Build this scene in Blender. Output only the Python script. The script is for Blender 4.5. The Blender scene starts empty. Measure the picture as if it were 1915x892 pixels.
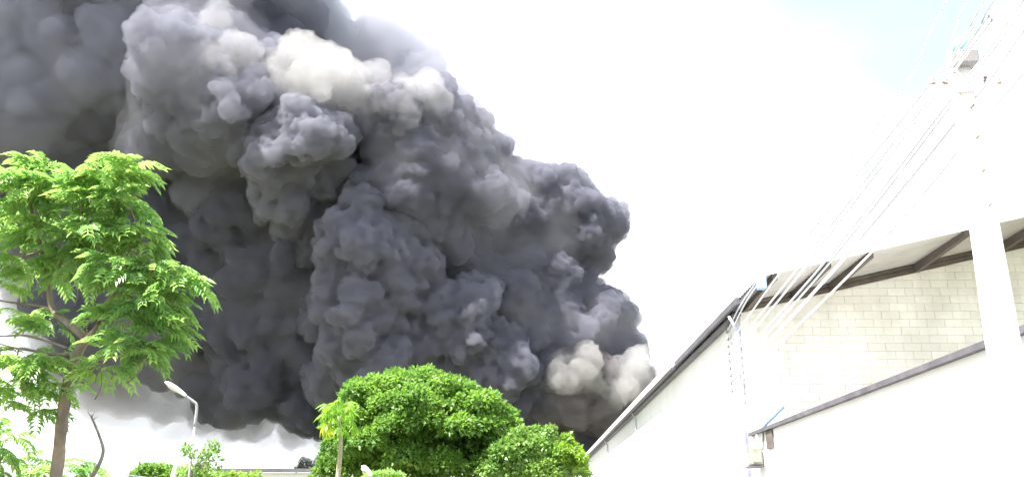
import bpy, bmesh, math, random
import numpy as np
from mathutils import Vector, Matrix, Quaternion, noise

SC = bpy.context.scene
COL = SC.collection
R = math.radians

# ------------------------------------------------------------------ camera
F_PX, W_PX, H_PX = 1640.0, 1915.0, 892.0          # focal length in photo pixels
PITCH, YAW, EYE = R(17.9), R(0.65), 1.7
cam_data = bpy.data.cameras.new('camera')
cam = bpy.data.objects.new('camera', cam_data)
COL.objects.link(cam)
cam_data.sensor_width = 36.0
cam_data.lens = 36.0 * F_PX / W_PX
cam_data.clip_start, cam_data.clip_end = 0.1, 4000.0
cam.location = (0, 0, EYE)
cam.rotation_euler = (R(90) + PITCH, 0, YAW)
SC.camera = cam
SC.render.resolution_x, SC.render.resolution_y = 1024, 476

# ------------------------------------------------------------------ sky and sun
SUN_EL, SUN_AZ = R(62), R(-125)                    # azimuth from +Y (street direction) towards +X
sun_dir = Vector((math.sin(SUN_AZ) * math.cos(SUN_EL), math.cos(SUN_AZ) * math.cos(SUN_EL), math.sin(SUN_EL)))
world = bpy.data.worlds.new('World')
SC.world = world
world.use_nodes = True
nt = world.node_tree
nt.nodes.clear()
w_out = nt.nodes.new('ShaderNodeOutputWorld')
w_bg = nt.nodes.new('ShaderNodeBackground')
w_bg.inputs['Strength'].default_value = 0.1
sky = nt.nodes.new('ShaderNodeTexSky')
sky.sky_type = 'NISHITA'
sky.sun_disc = False
sky.sun_elevation = SUN_EL
sky.sun_rotation = SUN_AZ
sky.dust_density = 3.0
tc = nt.nodes.new('ShaderNodeTexCoord')
mp = nt.nodes.new('ShaderNodeMapping')
mp.inputs['Scale'].default_value = (1.1, 1.1, 1.8)
mp.inputs['Location'].default_value = (-4.69, 3.68, 2.22)
cn = nt.nodes.new('ShaderNodeTexNoise')
cn.inputs['Scale'].default_value = 1.3
cn.inputs['Detail'].default_value = 4
cn.inputs['Roughness'].default_value = 0.5
sep = nt.nodes.new('ShaderNodeSeparateXYZ')
# thin white cloud everywhere low down, breaking up towards the zenith
mr = nt.nodes.new('ShaderNodeMapRange')
mr.inputs['From Min'].default_value = 0.30
mr.inputs['From Max'].default_value = 0.60
mr.inputs['To Min'].default_value = 0.0
mr.inputs['To Max'].default_value = 0.17
sub = nt.nodes.new('ShaderNodeMath'); sub.operation = 'SUBTRACT'
cr = nt.nodes.new('ShaderNodeMapRange')
cr.interpolation_type = 'SMOOTHSTEP'
cr.inputs['From Min'].default_value = 0.18
cr.inputs['From Max'].default_value = 0.45
cr.inputs['To Min'].default_value = 0.22
mix = nt.nodes.new('ShaderNodeMix'); mix.data_type = 'RGBA'
mix.inputs[7].default_value = (5.3, 5.5, 5.8, 1)
L = nt.links.new
L(tc.outputs['Generated'], mp.inputs['Vector'])
L(mp.outputs['Vector'], cn.inputs['Vector'])
L(tc.outputs['Generated'], sep.inputs[0])
L(sep.outputs['Z'], mr.inputs['Value'])
L(cn.outputs['Fac'], sub.inputs[0])
L(mr.outputs['Result'], sub.inputs[1])
L(sub.outputs[0], cr.inputs['Value'])
L(cr.outputs['Result'], mix.inputs[0])
L(sky.outputs['Color'], mix.inputs[6])
L(mix.outputs[2], w_bg.inputs['Color'])
L(w_bg.outputs[0], w_out.inputs['Surface'])

sun_l = bpy.data.lights.new('sun', 'SUN')
sun_l.energy = 5.0
sun_l.angle = R(0.5)
sun_l.color = (1.0, 0.95, 0.88)
sun = bpy.data.objects.new('sun', sun_l)
COL.objects.link(sun)
sun.rotation_euler = (-sun_dir).to_track_quat('-Z', 'Y').to_euler()
sun.location = (0, 0, 50)

SC.view_settings.view_transform = 'Standard'
SC.view_settings.look = 'None'
SC.view_settings.exposure = 2.0
SC.view_settings.gamma = 1.0
SC.render.engine = 'CYCLES'
cy = SC.cycles
cy.use_denoising = True
cy.max_bounces = 10
cy.diffuse_bounces = 3
cy.glossy_bounces = 2
cy.transmission_bounces = 2
cy.volume_bounces = 4
cy.transparent_max_bounces = 32
cy.use_adaptive_sampling = True
cy.adaptive_threshold = 0.02

# ------------------------------------------------------------------ helpers
CAM_M = Matrix.Rotation(YAW, 3, 'Z') @ Matrix.Rotation(R(90) + PITCH, 3, 'X')

def at(u, v, d):
    """World point seen at photo pixel (u, v), d metres in front of the camera."""
    p = CAM_M @ Vector(((u - W_PX / 2) / F_PX * d, (H_PX / 2 - v) / F_PX * d, -d))
    return p + Vector((0, 0, EYE))

def tag(o, label=None, cat=None, group=None, kind=None):
    if label: o['label'] = label
    if cat: o['category'] = cat
    if group: o['group'] = group
    if kind: o['kind'] = kind
    return o

def empty(name, loc, label, cat, group=None):
    o = bpy.data.objects.new(name, None)
    COL.objects.link(o)
    o.location = loc
    o.empty_display_size = 0.3
    return tag(o, label, cat, group)

def link(name, me, parent=None, loc=None):
    o = bpy.data.objects.new(name, me)
    COL.objects.link(o)
    if parent is not None:
        o.parent = parent
    if loc is not None:
        o.location = loc
    return o

def finish(name, bm, m, parent=None, smooth=False, origin=None):
    """bmesh in world coordinates -> one object; origin (or the parent's) is subtracted."""
    off = Vector((0, 0, 0))
    q = parent
    while q is not None:
        off += q.location
        q = q.parent
    loc = Vector((0, 0, 0))
    if origin is not None:
        loc = Vector(origin) - off
        off = Vector(origin)
    bmesh.ops.translate(bm, verts=bm.verts, vec=-off)
    me = bpy.data.meshes.new(name)
    bm.to_mesh(me); bm.free()
    me.materials.append(m)
    if smooth:
        me.polygons.foreach_set('use_smooth', [True] * len(me.polygons))
    return link(name, me, parent, loc)

def mesh_np(name, verts, faces, m, parent=None, smooth=False):
    off = Vector((0, 0, 0))
    q = parent
    while q is not None:
        off += q.location
        q = q.parent
    me = bpy.data.meshes.new(name)
    me.from_pydata([(x - off.x, y - off.y, z - off.z) for x, y, z in verts], [], faces)
    me.materials.append(m)
    if smooth:
        me.polygons.foreach_set('use_smooth', [True] * len(me.polygons))
    return link(name, me, parent)

def box(bm, x0, x1, y0, y1, z0, z1, bevel=0.0):
    vs = [bm.verts.new(p) for p in ((x0,y0,z0),(x1,y0,z0),(x1,y1,z0),(x0,y1,z0),(x0,y0,z1),(x1,y0,z1),(x1,y1,z1),(x0,y1,z1))]
    fs = [bm.faces.new([vs[i] for i in f]) for f in ((3,2,1,0),(4,5,6,7),(0,1,5,4),(1,2,6,5),(2,3,7,6),(3,0,4,7))]
    if bevel:
        es = list({e for f in fs for e in f.edges})
        bmesh.ops.bevel(bm, geom=es, offset=bevel, segments=1, affect='EDGES')

def hexa(bm, a, b):
    """prism between two quads a and b (lists of 4 points, same winding)"""
    va = [bm.verts.new(p) for p in a]; vb = [bm.verts.new(p) for p in b]
    bm.faces.new(va[::-1]); bm.faces.new(vb)
    for i in range(4):
        bm.faces.new((va[i], va[(i+1) % 4], vb[(i+1) % 4], vb[i]))

def tube(bm, pts, rad, seg=8, cap=True):
    """tapered tube along pts; rad a number or a list"""
    pts = [Vector(p) for p in pts]
    if not isinstance(rad, (list, tuple)): rad = [rad] * len(pts)
    rings = []
    ref = Vector((0, 0, 1))
    for i, p in enumerate(pts):
        d = (pts[min(i+1, len(pts)-1)] - pts[max(i-1, 0)]).normalized()
        if abs(d.dot(ref)) > 0.95:
            ref = Vector((1, 0, 0)) if abs(d.x) < 0.9 else Vector((0, 1, 0))
        s = d.cross(ref).normalized(); t = s.cross(d)
        rings.append([bm.verts.new(p + (s*math.cos(2*math.pi*k/seg) + t*math.sin(2*math.pi*k/seg)) * rad[i]) for k in range(seg)])
    for a, b in zip(rings, rings[1:]):
        for k in range(seg):
            bm.faces.new((a[k], a[(k+1) % seg], b[(k+1) % seg], b[k]))
    if cap:
        bm.faces.new(rings[0][::-1]); bm.faces.new(rings[-1])

def curve(pts, n=8):
    """Catmull-Rom through pts"""
    pts = [Vector(p) for p in pts]
    q = [pts[0]*2 - pts[1]] + pts + [pts[-1]*2 - pts[-2]]
    out = []
    for i in range(1, len(q) - 2):
        for k in range(n):
            t = k / n
            a, b, c, d = q[i-1], q[i], q[i+1], q[i+2]
            out.append(0.5 * ((2*b) + (c-a)*t + (2*a - 5*b + 4*c - d)*t*t + (3*b - a - 3*c + d)*t*t*t))
    out.append(pts[-1])
    return out

# ------------------------------------------------------------------ materials
def mat(name, base, rough=0.8, var=None, scale=3.0, detail=5, bump=0.0, bump_scale=None, metallic=0.0, stretch=None, trans=0.0, objvar=0.0):
    m = bpy.data.materials.new(name)
    m.use_nodes = True
    n = m.node_tree.nodes; l = m.node_tree.links
    b = n['Principled BSDF']
    b.inputs['Base Color'].default_value = (*base, 1)
    b.inputs['Roughness'].default_value = rough
    b.inputs['Metallic'].default_value = metallic
    src = None
    if var or bump:
        t = n.new('ShaderNodeTexCoord'); mp = n.new('ShaderNodeMapping')
        if stretch: mp.inputs['Scale'].default_value = stretch
        l.new(t.outputs['Object'], mp.inputs[0])
    if var:
        ns = n.new('ShaderNodeTexNoise'); ns.inputs['Scale'].default_value = scale; ns.inputs['Detail'].default_value = detail
        l.new(mp.outputs[0], ns.inputs['Vector'])
        r = n.new('ShaderNodeValToRGB')
        r.color_ramp.elements[0].position = 0.33; r.color_ramp.elements[0].color = (*var, 1)
        r.color_ramp.elements[1].position = 0.66; r.color_ramp.elements[1].color = (*base, 1)
        l.new(ns.outputs['Fac'], r.inputs[0])
        src = r.outputs[0]
    if objvar:
        oi = n.new('ShaderNodeObjectInfo'); mr = n.new('ShaderNodeMapRange')
        mr.inputs['To Min'].default_value = 1 - objvar; mr.inputs['To Max'].default_value = 1 + objvar
        l.new(oi.outputs['Random'], mr.inputs['Value'])
        h = n.new('ShaderNodeHueSaturation')
        if src is None: h.inputs['Color'].default_value = (*base, 1)
        else: l.new(src, h.inputs['Color'])
        l.new(mr.outputs[0], h.inputs['Value'])
        src = h.outputs[0]
    if src is not None:
        l.new(src, b.inputs['Base Color'])
    if bump:
        nb = n.new('ShaderNodeTexNoise'); nb.inputs['Scale'].default_value = bump_scale or scale*6; nb.inputs['Detail'].default_value = 6
        l.new(mp.outputs[0], nb.inputs['Vector'])
        bp = n.new('ShaderNodeBump'); bp.inputs['Strength'].default_value = bump; bp.inputs['Distance'].default_value = 0.02
        l.new(nb.outputs['Fac'], bp.inputs['Height']); l.new(bp.outputs[0], b.inputs['Normal'])
    return m
# ------------------------------------------------------------------ ground, road, pavement
M_asphalt = mat('asphalt', (0.055, 0.054, 0.052), 0.9, (0.04, 0.04, 0.04), 1.5, bump=0.4, bump_scale=60)
M_soil = mat('dry_grass_ground', (0.10, 0.13, 0.05), 0.95, (0.14, 0.11, 0.07), 0.35, bump=0.5, bump_scale=20)
M_concrete = mat('concrete', (0.42, 0.41, 0.38), 0.85, (0.33, 0.32, 0.30), 2.0, bump=0.3, bump_scale=30)
M_line = mat('road_paint', (0.75, 0.75, 0.72), 0.7, (0.6, 0.6, 0.57), 6)
def slab(name, x0, x1, y0, y1, z0, z1, m, parent=None):
    bm = bmesh.new(); box(bm, x0, x1, y0, y1, z0, z1)
    return finish(name, bm, m, parent)
g_ = bmesh.new()
gv = [g_.verts.new(p) for p in ((-1500, -300, 0), (1500, -300, 0), (1500, 2500, 0), (-1500, 2500, 0))]
g_.faces.new(gv)
tag(finish('ground', g_, M_soil), kind='structure')
tag(slab('road', -4.2, 3.4, -60, 400, -0.2, 0.004, M_asphalt), kind='structure')
tag(slab('pavement', 3.55, 5.66, -60, 130, -0.2, 0.12, M_concrete), kind='structure')
tag(slab('kerb', 3.4, 3.549, -60, 130, -0.2, 0.135, M_concrete), kind='structure')
for i in range(12):
    tag(slab('road_marking', -0.46, -0.34, -8 + i*7, -5 + i*7, 0.0, 0.008, M_line), kind='structure')

# ------------------------------------------------------------------ warehouse
M_white = mat('white_wall_paint', (0.80, 0.80, 0.79), 0.75, (0.74, 0.74, 0.72), 0.8, bump=0.15, bump_scale=8)
M_block = mat('pale_block', (0.80, 0.79, 0.745), 0.9, (0.72, 0.705, 0.66), 1.3, bump=0.4, bump_scale=14, objvar=0.05)
M_mortar = mat('mortar', (0.77, 0.76, 0.71), 0.95, bump=0.3, bump_scale=30)
def world_noise(m, scale, dark, stretch):
    # stains that run on from block to block
    n = m.node_tree.nodes; l = m.node_tree.links; b = n['Principled BSDF']
    src = b.inputs['Base Color'].links[0].from_socket
    g = n.new('ShaderNodeNewGeometry'); mp = n.new('ShaderNodeMapping'); mp.inputs['Scale'].default_value = stretch
    t = n.new('ShaderNodeTexNoise'); t.inputs['Scale'].default_value = scale; t.inputs['Detail'].default_value = 6
    r = n.new('ShaderNodeValToRGB'); r.color_ramp.elements[0].position = .36; r.color_ramp.elements[0].color = (*dark, 1); r.color_ramp.elements[1].position = .6; r.color_ramp.elements[1].color = (1, 1, 1, 1)
    x = n.new('ShaderNodeMix'); x.data_type = 'RGBA'; x.blend_type = 'MULTIPLY'; x.inputs[0].default_value = 1
    l.new(g.outputs['Position'], mp.inputs[0]); l.new(mp.outputs[0], t.inputs['Vector']); l.new(t.outputs['Fac'], r.inputs[0])
    l.new(src, x.inputs[6]); l.new(r.outputs[0], x.inputs[7]); l.new(x.outputs[2], b.inputs['Base Color'])
world_noise(M_block, 0.9, (0.84, 0.84, 0.82), (1.6, 1, .8))
M_sheet = mat('galvanised_sheet', (0.44, 0.43, 0.42), 0.55, (0.36, 0.345, 0.33), 1.2, metallic=0.0)
M_brown = mat('brown_timber', (0.135, 0.11, 0.095), 0.8, (0.08, 0.068, 0.06), 3, bump=0.3, bump_scale=14, stretch=(1, .15, 1))
M_ledge = mat('shade_toned_coping', (0.12, 0.115, 0.135), 0.8, (0.07, 0.068, 0.08), 2.5, bump=0.3, bump_scale=20)  # dark purple base paints in the shadow strip along the coping
M_gutter = mat('dark_metal_and_eave_shade', (0.11, 0.11, 0.13), 0.6, (0.07, 0.07, 0.08), 1.5)  # dark metal; paints in the shadow on gutter bottom and soffit
M_gutterw = mat('white_gutter_metal', (0.72, 0.72, 0.72), 0.5)
M_blue = mat('faded_blue_paint', (0.22, 0.38, 0.66), 0.6, (0.35, 0.48, 0.70), 4)
M_bluep = mat('pale_blue_pipe', (0.36, 0.40, 0.68), 0.5, (0.75, 0.76, 0.82), 5, stretch=(1, 1, 1.2))
M_greyp = mat('grey_pipe', (0.42, 0.42, 0.47), 0.5)
M_box = mat('grey_meter_box', (0.30, 0.31, 0.26), 0.6, (0.20, 0.21, 0.17), 6)

WX, GY, FAR, SL = 5.7, 22.46, 78.0, 0.227        # wall plane, gable plane, far end, roof slope
RIDGE_X = 20.0
def roof_z(x): return 7.09 + SL * (x - 5.58)
wh = empty('warehouse', (WX, GY, 0), 'white warehouse with a rough block gable and brown beams under its roof overhang', 'warehouse')
slab('side_wall', WX, WX + 0.2, GY + 0.21, FAR, 0, 6.98, M_white, wh)
# gable: mortar backing with single blocks set proud of it
bm = bmesh.new()
a = [(WX, GY + 0.03, 0), (RIDGE_X, GY + 0.03, 0), (RIDGE_X, GY + 0.03, roof_z(RIDGE_X) - 0.2), (WX, GY + 0.03, roof_z(WX) - 0.2)]
hexa(bm, a, [(x, y + 0.17, z) for x, y, z in a])
finish('gable_wall', bm, M_mortar, wh)
rng = random.Random(5)
bw, bh, gap = 0.46, 0.21, 0.007
def block_mesh(x0, x1, z0, z1l, z1r):
    bm = bmesh.new()
    a = [(x0, 0, z0), (x1, 0, z0), (x1, 0, z1r), (x0, 0, z1l)]
    hexa(bm, a, [(x, 0.06, z) for x, y, z in a])
    bmesh.ops.recalc_face_normals(bm, faces=bm.faces)
    bmesh.ops.bevel(bm, geom=[e for e in bm.edges if all(v.co.y < 0.01 for v in e.verts)], offset=0.003, segments=1, affect='EDGES')
    me = bpy.data.meshes.new('block'); bm.to_mesh(me); bm.free(); me.materials.append(M_block); return me
std = [block_mesh(0, bw - gap, 0, bh - gap, bh - gap) for _ in range(1)][0]
cands = []
row = 0
z = 0.0
while z < roof_z(RIDGE_X):
    x = WX - (0.23 if row % 2 else 0.0)
    while x < RIDGE_X:
        x0, x1 = max(x, WX), min(x + bw, RIDGE_X)
        zt0, zt1 = roof_z(x0) - 0.22, roof_z(x1 - gap) - 0.22
        if x1 - x0 > 0.08 and z + 0.05 < zt0:
            cands.append((x0, x1, z, min(z + bh - gap, zt0), min(z + bh - gap, zt1)))
        x += bw
    z += bh; row += 1
def seen(c):
    # what the annex wall and the frame leave of the gable: nearest to the visible patch first
    cx, cz = (c[0] + c[1]) / 2, c[2]
    vis = cx < 13.6 and cz > 3.8 + (cx - WX) * 0.30 - 0.25
    return (not vis, abs(cz - 6.3) + 0.45 * abs(cx - 9))
cands.sort(key=seen)
left = bmesh.new()
for i, (x0, x1, z0, z1, z2) in enumerate(cands):
    dy = 0.018 - rng.uniform(0.0, 0.008)
    full = abs(x1 - x0 - bw) < 1e-6 and abs(z1 - z0 - bh + gap) < 1e-6 and abs(z2 - z1) < 1e-6
    if i < 295:
        me = std if full else block_mesh(0, x1 - x0 - gap, 0, z1 - z0, z2 - z0)
        o = link('block', me, wh, (x0 - WX, dy, z0))
        o.rotation_euler = (rng.uniform(-.012, .012), 0, rng.uniform(-.006, .006))
    else:
        a = [(x0, GY + dy, z0), (x1 - gap, GY + dy, z0), (x1 - gap, GY + dy, z2), (x0, GY + dy, z1)]
        hexa(left, a, [(x, GY + 0.06, z) for x, y, z in a])
o = finish('block', left, M_block, wh); o['kind'] = 'stuff'
# roof: corrugated sheets, one object each, running up the slope
V0, V1 = 19.5, FAR + 0.6
def sheet(y0, y1, parent):
    n = max(2, int(round((y1 - y0) / 0.06)))
    vs, fs = [], []
    for k in range(n + 1):
        y = y0 + (y1 - y0) * k / n
        dz = 0.018 * (1 if (k // 2) % 2 else 0)
        for x in (5.5, RIDGE_X):
            vs.append((x, y, roof_z(x) + dz)); vs.append((x, y, roof_z(x) + dz + 0.012))
    for k in range(n):
        b = 4 * k
        fs += [(b, b+2, b+6, b+4), (b+1, b+5, b+7, b+3), (b, b+4, b+5, b+1), (b+2, b+3, b+7, b+6)]
    fs += [(0, 1, 3, 2), (4*n, 4*n+2, 4*n+3, 4*n+1)]
    mesh_np('roof_sheet', vs, fs, M_sheet, parent)
y = V0
while y < V1 - 0.1:
    y2 = min(y + 0.98, V1)
    if y > 26: y2 = min(y + 4.9, V1)
    sheet(y, y2 - 0.004, wh); y = y2
bm = bmesh.new()   # other slope of the roof
a = [(RIDGE_X + .01, V0, roof_z(RIDGE_X)), (34.5, V0, 7.0), (34.5, V1, 7.0), (RIDGE_X + .01, V1, roof_z(RIDGE_X))]
hexa(bm, a, [(x, y, z + 0.03) for x, y, z in a]); finish('roof_slope', bm, M_sheet, wh)
bm = bmesh.new(); box(bm, RIDGE_X + .01, 34.2, GY, FAR, 0, 6.9); finish('rear_half', bm, M_white, wh)
# gable beam (stack of thin timbers) and the purlins that carry the overhang
for k, (dz0, dz1, dy) in enumerate(((-0.075, -0.012, -0.10), (-0.125, -0.078, -0.06), (-0.165, -0.128, -0.09), (-0.218, -0.168, -0.045))):
    bm = bmesh.new()
    a = [(WX + .02, GY + dy, roof_z(WX) + dz0), (RIDGE_X - .05, GY + dy, roof_z(RIDGE_X) + dz0), (RIDGE_X - .05, GY + dy, roof_z(RIDGE_X) + dz1), (WX + .02, GY + dy, roof_z(WX) + dz1)]
    hexa(bm, a, [(x, GY + 0.028, z) for x, y, z in a])
    finish('gable_beam', bm, M_brown, wh)
for k, px in enumerate((5.78, 7.05, 8.05, 10.35, 12.6, 14.8, 17.1, 19.3)):
    bm = bmesh.new()
    y0, hh, ww = 19.56, 0.13, 0.11
    a = [(px, y0, roof_z(px) - hh), (px + ww, y0, roof_z(px) - hh), (px + ww, y0, roof_z(px + ww) - .006), (px, y0, roof_z(px) - .006)]
    hexa(bm, a, [(x, GY - 0.105, z - (0.10 if z < roof_z(px) - .05 else 0)) for x, y, z in a])
    o = finish('purlin', bm, M_brown, wh)
# thin pale verge trim along the sloping front edge
bm = bmesh.new()
a = [(5.52, V0 - 0.03, roof_z(5.52) - 0.015), (RIDGE_X, V0 - 0.03, roof_z(RIDGE_X) - 0.015), (RIDGE_X, V0 - 0.03, roof_z(RIDGE_X) + 0.05), (5.52, V0 - 0.03, roof_z(5.52) + 0.05)]
hexa(bm, a, [(x, V0 - 0.004, z) for x, y, z in a]); finish('verge_trim', bm, M_gutterw, wh)
# eave: dark board near the corner, then a gutter with a white face
bm = bmesh.new(); box(bm, 5.40, 5.497, 21.6, 31.0, 6.93, 7.09); finish('eave_board', bm, M_gutter, wh)
bm = bmesh.new()
box(bm, 5.30, 5.49, 31.01, FAR, 6.90, 6.915); finish('gutter_bottom', bm, M_gutter, wh)  # shadowed underside of the white gutter, painted dark
bm = bmesh.new(); box(bm, 5.30, 5.315, 31.0, FAR, 6.917, 7.16); box(bm, 5.30, 5.49, FAR + .001, FAR + .012, 6.917, 7.16)
finish('gutter', bm, M_gutterw, wh)
bm = bmesh.new(); box(bm, 5.50, WX - .002, GY - 0.1, FAR, 6.80, 6.86); finish('soffit', bm, M_gutter, wh)  # shadow beneath the eave put into the dark colour
bm = bmesh.new()
hexa(bm, [(5.50, 19.6, 6.95), (5.62, 19.6, 6.95), (5.62, 19.6, 7.05), (5.50, 19.6, 7.05)], [(5.50, GY - .1, 6.90), (5.62, GY - .1, 6.90), (5.62, GY - .1, 7.0), (5.50, GY - .1, 7.0)])
finish('eave_beam', bm, M_gutter, wh)
bm = bmesh.new(); box(bm, 5.42, 5.60, V0 - 0.06, V0 + 0.16, 6.78, 7.10, 0.01); finish('corner_cap', bm, M_blue, wh)
# downpipes
for (yy, r, m_, z1, z0) in ((GY + 0.12, 0.045, M_bluep, 6.8, 0.1), (44.3, 0.04, M_greyp, 6.9, 0.1), (59.5, 0.04, M_greyp, 6.9, 0.1)):
    bm = bmesh.new()
    tube(bm, [(WX - r - .02, yy, z0), (WX - r - .02, yy, z1 - 0.35), (WX - 0.22, yy, z1 - 0.06), (WX - 0.26, yy, z1 + 0.03)], r, 8)
    o = finish('downpipe', bm, m_, wh, smooth=True)
    if m_ is M_bluep: o['label'] = 'blue and white downpipe at the near corner'
    for zz in (1.5, 3.2, 4.6, 6.0):
        b2 = bmesh.new(); box(b2, WX - 2*r - .03, WX - .001, yy - r - .01, yy + r + .01, zz, zz + .03)
        finish('pipe_clip', b2, M_greyp, o)
# louvres at the far corner
for k in range(5):
    bm = bmesh.new(); hexa(bm, [(WX - .02, FAR + .4 + .0, 5.55 - k*.42), (WX - .34, FAR - .2, 5.42 - k*.42), (WX - .34, FAR - .2, 5.55 - k*.42), (WX - .02, FAR + .4, 5.68 - k*.42)],
                           [(WX - .02, FAR + .6, 5.55 - k*.42), (WX - .34, FAR + .5, 5.42 - k*.42), (WX - .34, FAR + .5, 5.55 - k*.42), (WX - .02, FAR + .6, 5.68 - k*.42)])
    bmesh.ops.recalc_face_normals(bm, faces=bm.faces)
    finish('louvre_slat', bm, M_gutterw, wh)

# ------------------------------------------------------------------ annex wall towards the camera
an = empty('annex', (WX, 12, 0), 'low white street wall with a dark sloping coping in front of the block gable', 'building')
slab('front_wall', WX, WX + 0.18, 2.0, 22.25, 0, 3.715, M_white, an)
for i in range(10):
    y0 = 2.0 + i * 2.025
    slab('coping_slab', WX - 0.09, WX + 0.27, y0, y0 + 2.02, 3.717, 3.80, M_ledge, an)
bm = bmesh.new()
hexa(bm, [(WX + .28, 2.0, 3.70), (9.6, 2.0, 3.75), (9.6, 2.0, 3.78), (WX + .28, 2.0, 3.73)], [(WX + .28, 22.3, 3.70), (9.6, 22.3, 3.75), (9.6, 22.3, 3.78), (WX + .28, 22.3, 3.73)])
finish('annex_roof', bm, M_gutterw, an)
# opening with a brown shutter under the coping near the corner
bm = bmesh.new(); box(bm, WX - .05, WX - .002, 20.35, 20.85, 3.30, 3.70, .005); o = finish('shutter', bm, M_brown, an)
bm = bmesh.new(); tube(bm, [(WX - .03, 21.1, 3.70), (WX - .03, 21.25, 3.32)], .018, 6); finish('shutter_stay', bm, M_brown, an)
bm = bmesh.new(); tube(bm, [(WX + .1, 21.9, 3.82), (WX + .1, 19.6, 4.14)], .03, 6); finish('roof_stay', bm, M_blue, an)

# electricity meter box on a shelf
mb = empty('meter_box', (WX - 0.12, 21.7, 2.95), 'small grey green meter box on a thin shelf at the warehouse corner', 'box')
bm = bmesh.new(); box(bm, WX - .30, WX - .03, 21.3, 21.62, 2.98, 3.37, .02); finish('case', bm, M_box, mb)
bm = bmesh.new(); box(bm, WX - .26, WX - .07, 21.28, 21.298, 3.04, 3.31, .004); finish('door', bm, M_box, mb)
bm = bmesh.new(); box(bm, WX - .36, WX - .02, 21.2, 21.8, 2.93, 2.96); finish('shelf', bm, M_ledge, mb)
bm = bmesh.new(); tube(bm, [(WX - .10, 21.5, 3.37), (WX - .08, 21.5, 3.70)], .02, 6); finish('conduit', bm, M_bluep, mb, smooth=True)

# ------------------------------------------------------------------ utility pole and wires
M_pole = mat('pale_concrete_pole', (0.80, 0.79, 0.77), 0.85, (0.72, 0.71, 0.68), 1.5, bump=0.2, bump_scale=20)
M_steel = mat('galvanised_steel', (0.20, 0.19, 0.19), 0.6)
M_porc = mat('brown_porcelain', (0.24, 0.19, 0.16), 0.5)
M_wire = mat('pale_wire', (0.55, 0.58, 0.62), 0.6)
M_bluecap = mat('bright_blue_plastic', (0.20, 0.42, 0.60), 0.6)
PX, PY = 5.02, 9.1
pole = empty('utility_pole', (PX, PY, 0), 'pale concrete utility pole in front of the block wall, blue capped', 'utility pole')
bm = bmesh.new(); tube(bm, [(PX, PY, 0), (PX, PY, 3.5), (PX + .05, PY, 6.9)], [0.19, 0.168, 0.115], 20); finish('shaft', bm, M_pole, pole, smooth=True)
bm = bmesh.new(); box(bm, PX - .40, PX + .42, PY - .16, PY - .10, 6.32, 6.40, .008)
finish('crossarm', bm, M_pole, pole)
def insulator(c, parent, s=1.0):
    bm = bmesh.new()
    x, y, z = c
    tube(bm, [(x, y, z), (x, y, z + .03*s), (x, y, z + .035*s), (x, y, z + .06*s), (x, y, z + .065*s), (x, y, z + .10*s)], [.035*s, .035*s, .022*s, .035*s, .02*s, .028*s], 10)
    finish('insulator', bm, M_porc, parent, smooth=True)
for dx in (-.36, -.22, .26, .38): insulator((PX + dx, PY - .13, 6.401), pole)
bm = bmesh.new(); box(bm, PX - .06, PX + .18, PY - .22, PY - .02, 6.64, 6.82, .02); finish('bracket', bm, M_steel, pole)
bm = bmesh.new(); tube(bm, [(PX + .03, PY - .12, 6.82), (PX + .03, PY - .12, 6.86), (PX + .03, PY - .12, 6.97), (PX + .03, PY - .12, 7.0)], [.06, .085, .085, .05], 14); finish('cap', bm, M_bluecap, pole, smooth=True)
for zz in (6.12, 5.75, 5.35, 4.95):
    bm = bmesh.new(); tube(bm, [(PX + .03, PY - .11, zz), (PX + .03, PY - .185, zz)], .016, 8); finish('step_bolt', bm, M_porc, pole)

RACK_X = WX - 0.05
rack = empty('wire_rack', (RACK_X, 23.6, 4.9), 'steel wire rack with insulators on the white warehouse side wall', 'bracket')
bm = bmesh.new(); box(bm, RACK_X - .03, RACK_X + .045, 23.56, 23.64, 4.85, 6.75); finish('upright', bm, M_gutterw, rack)
def plan_point(pa, pb, u, v):
    """point over the ground line pa-pb (x, y) that shows at photo pixel (u, v)"""
    d = CAM_M @ Vector(((u - W_PX/2) / F_PX, (H_PX/2 - v) / F_PX, -1))
    ax, ay = pa; bx, by = pb
    # t*d.xy = pa + s*(pb-pa)
    det = d.x * -(by - ay) + d.y * (bx - ax)
    t = (ax * -(by - ay) + ay * (bx - ax)) / det
    return Vector((d.x * t, d.y * t, EYE + d.z * t))
WIRES = [ # top (photo px, may lie outside), crossing above the eave, radius, place, label
 ((1760, 20), (1655, 215), (1403, 543), .016, 'leftmost high wire in the sky left of the utility pole'),
 ((1807, 0), (1712, 220), (1420, 528), .016, 'wire passing just left of the pole cap down to the gutter corner'),
 ((1842, 0), (1768, 122), (1461, 507), .017, 'third wire from the left crossing the roof overhang'),
 ((1860, 0), (1806, 90), (1495, 498), .017, 'left wire of the upper close pair meeting the pole cap'),
 ((1870, 0), (1812, 96), (1507, 498), .017, 'right wire of the upper close pair meeting the pole cap'),
 ((1913, 5), (1817, 136), (1542, 491), .017, 'left wire of the second pair right of the pole cap'),
 ((1919, 9), (1822, 142), (1555, 487), .017, 'right wire of the second pair right of the pole cap'),
 ((1915, 60), (1825, 184), (1578, 484), .024, 'thickest white cable crossing the brown beams of the overhang'),
 ((1915, 139), (1832, 235), (1626, 476), .015, 'lowest wire on the right, apart from the others on the block wall'),
]
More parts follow.
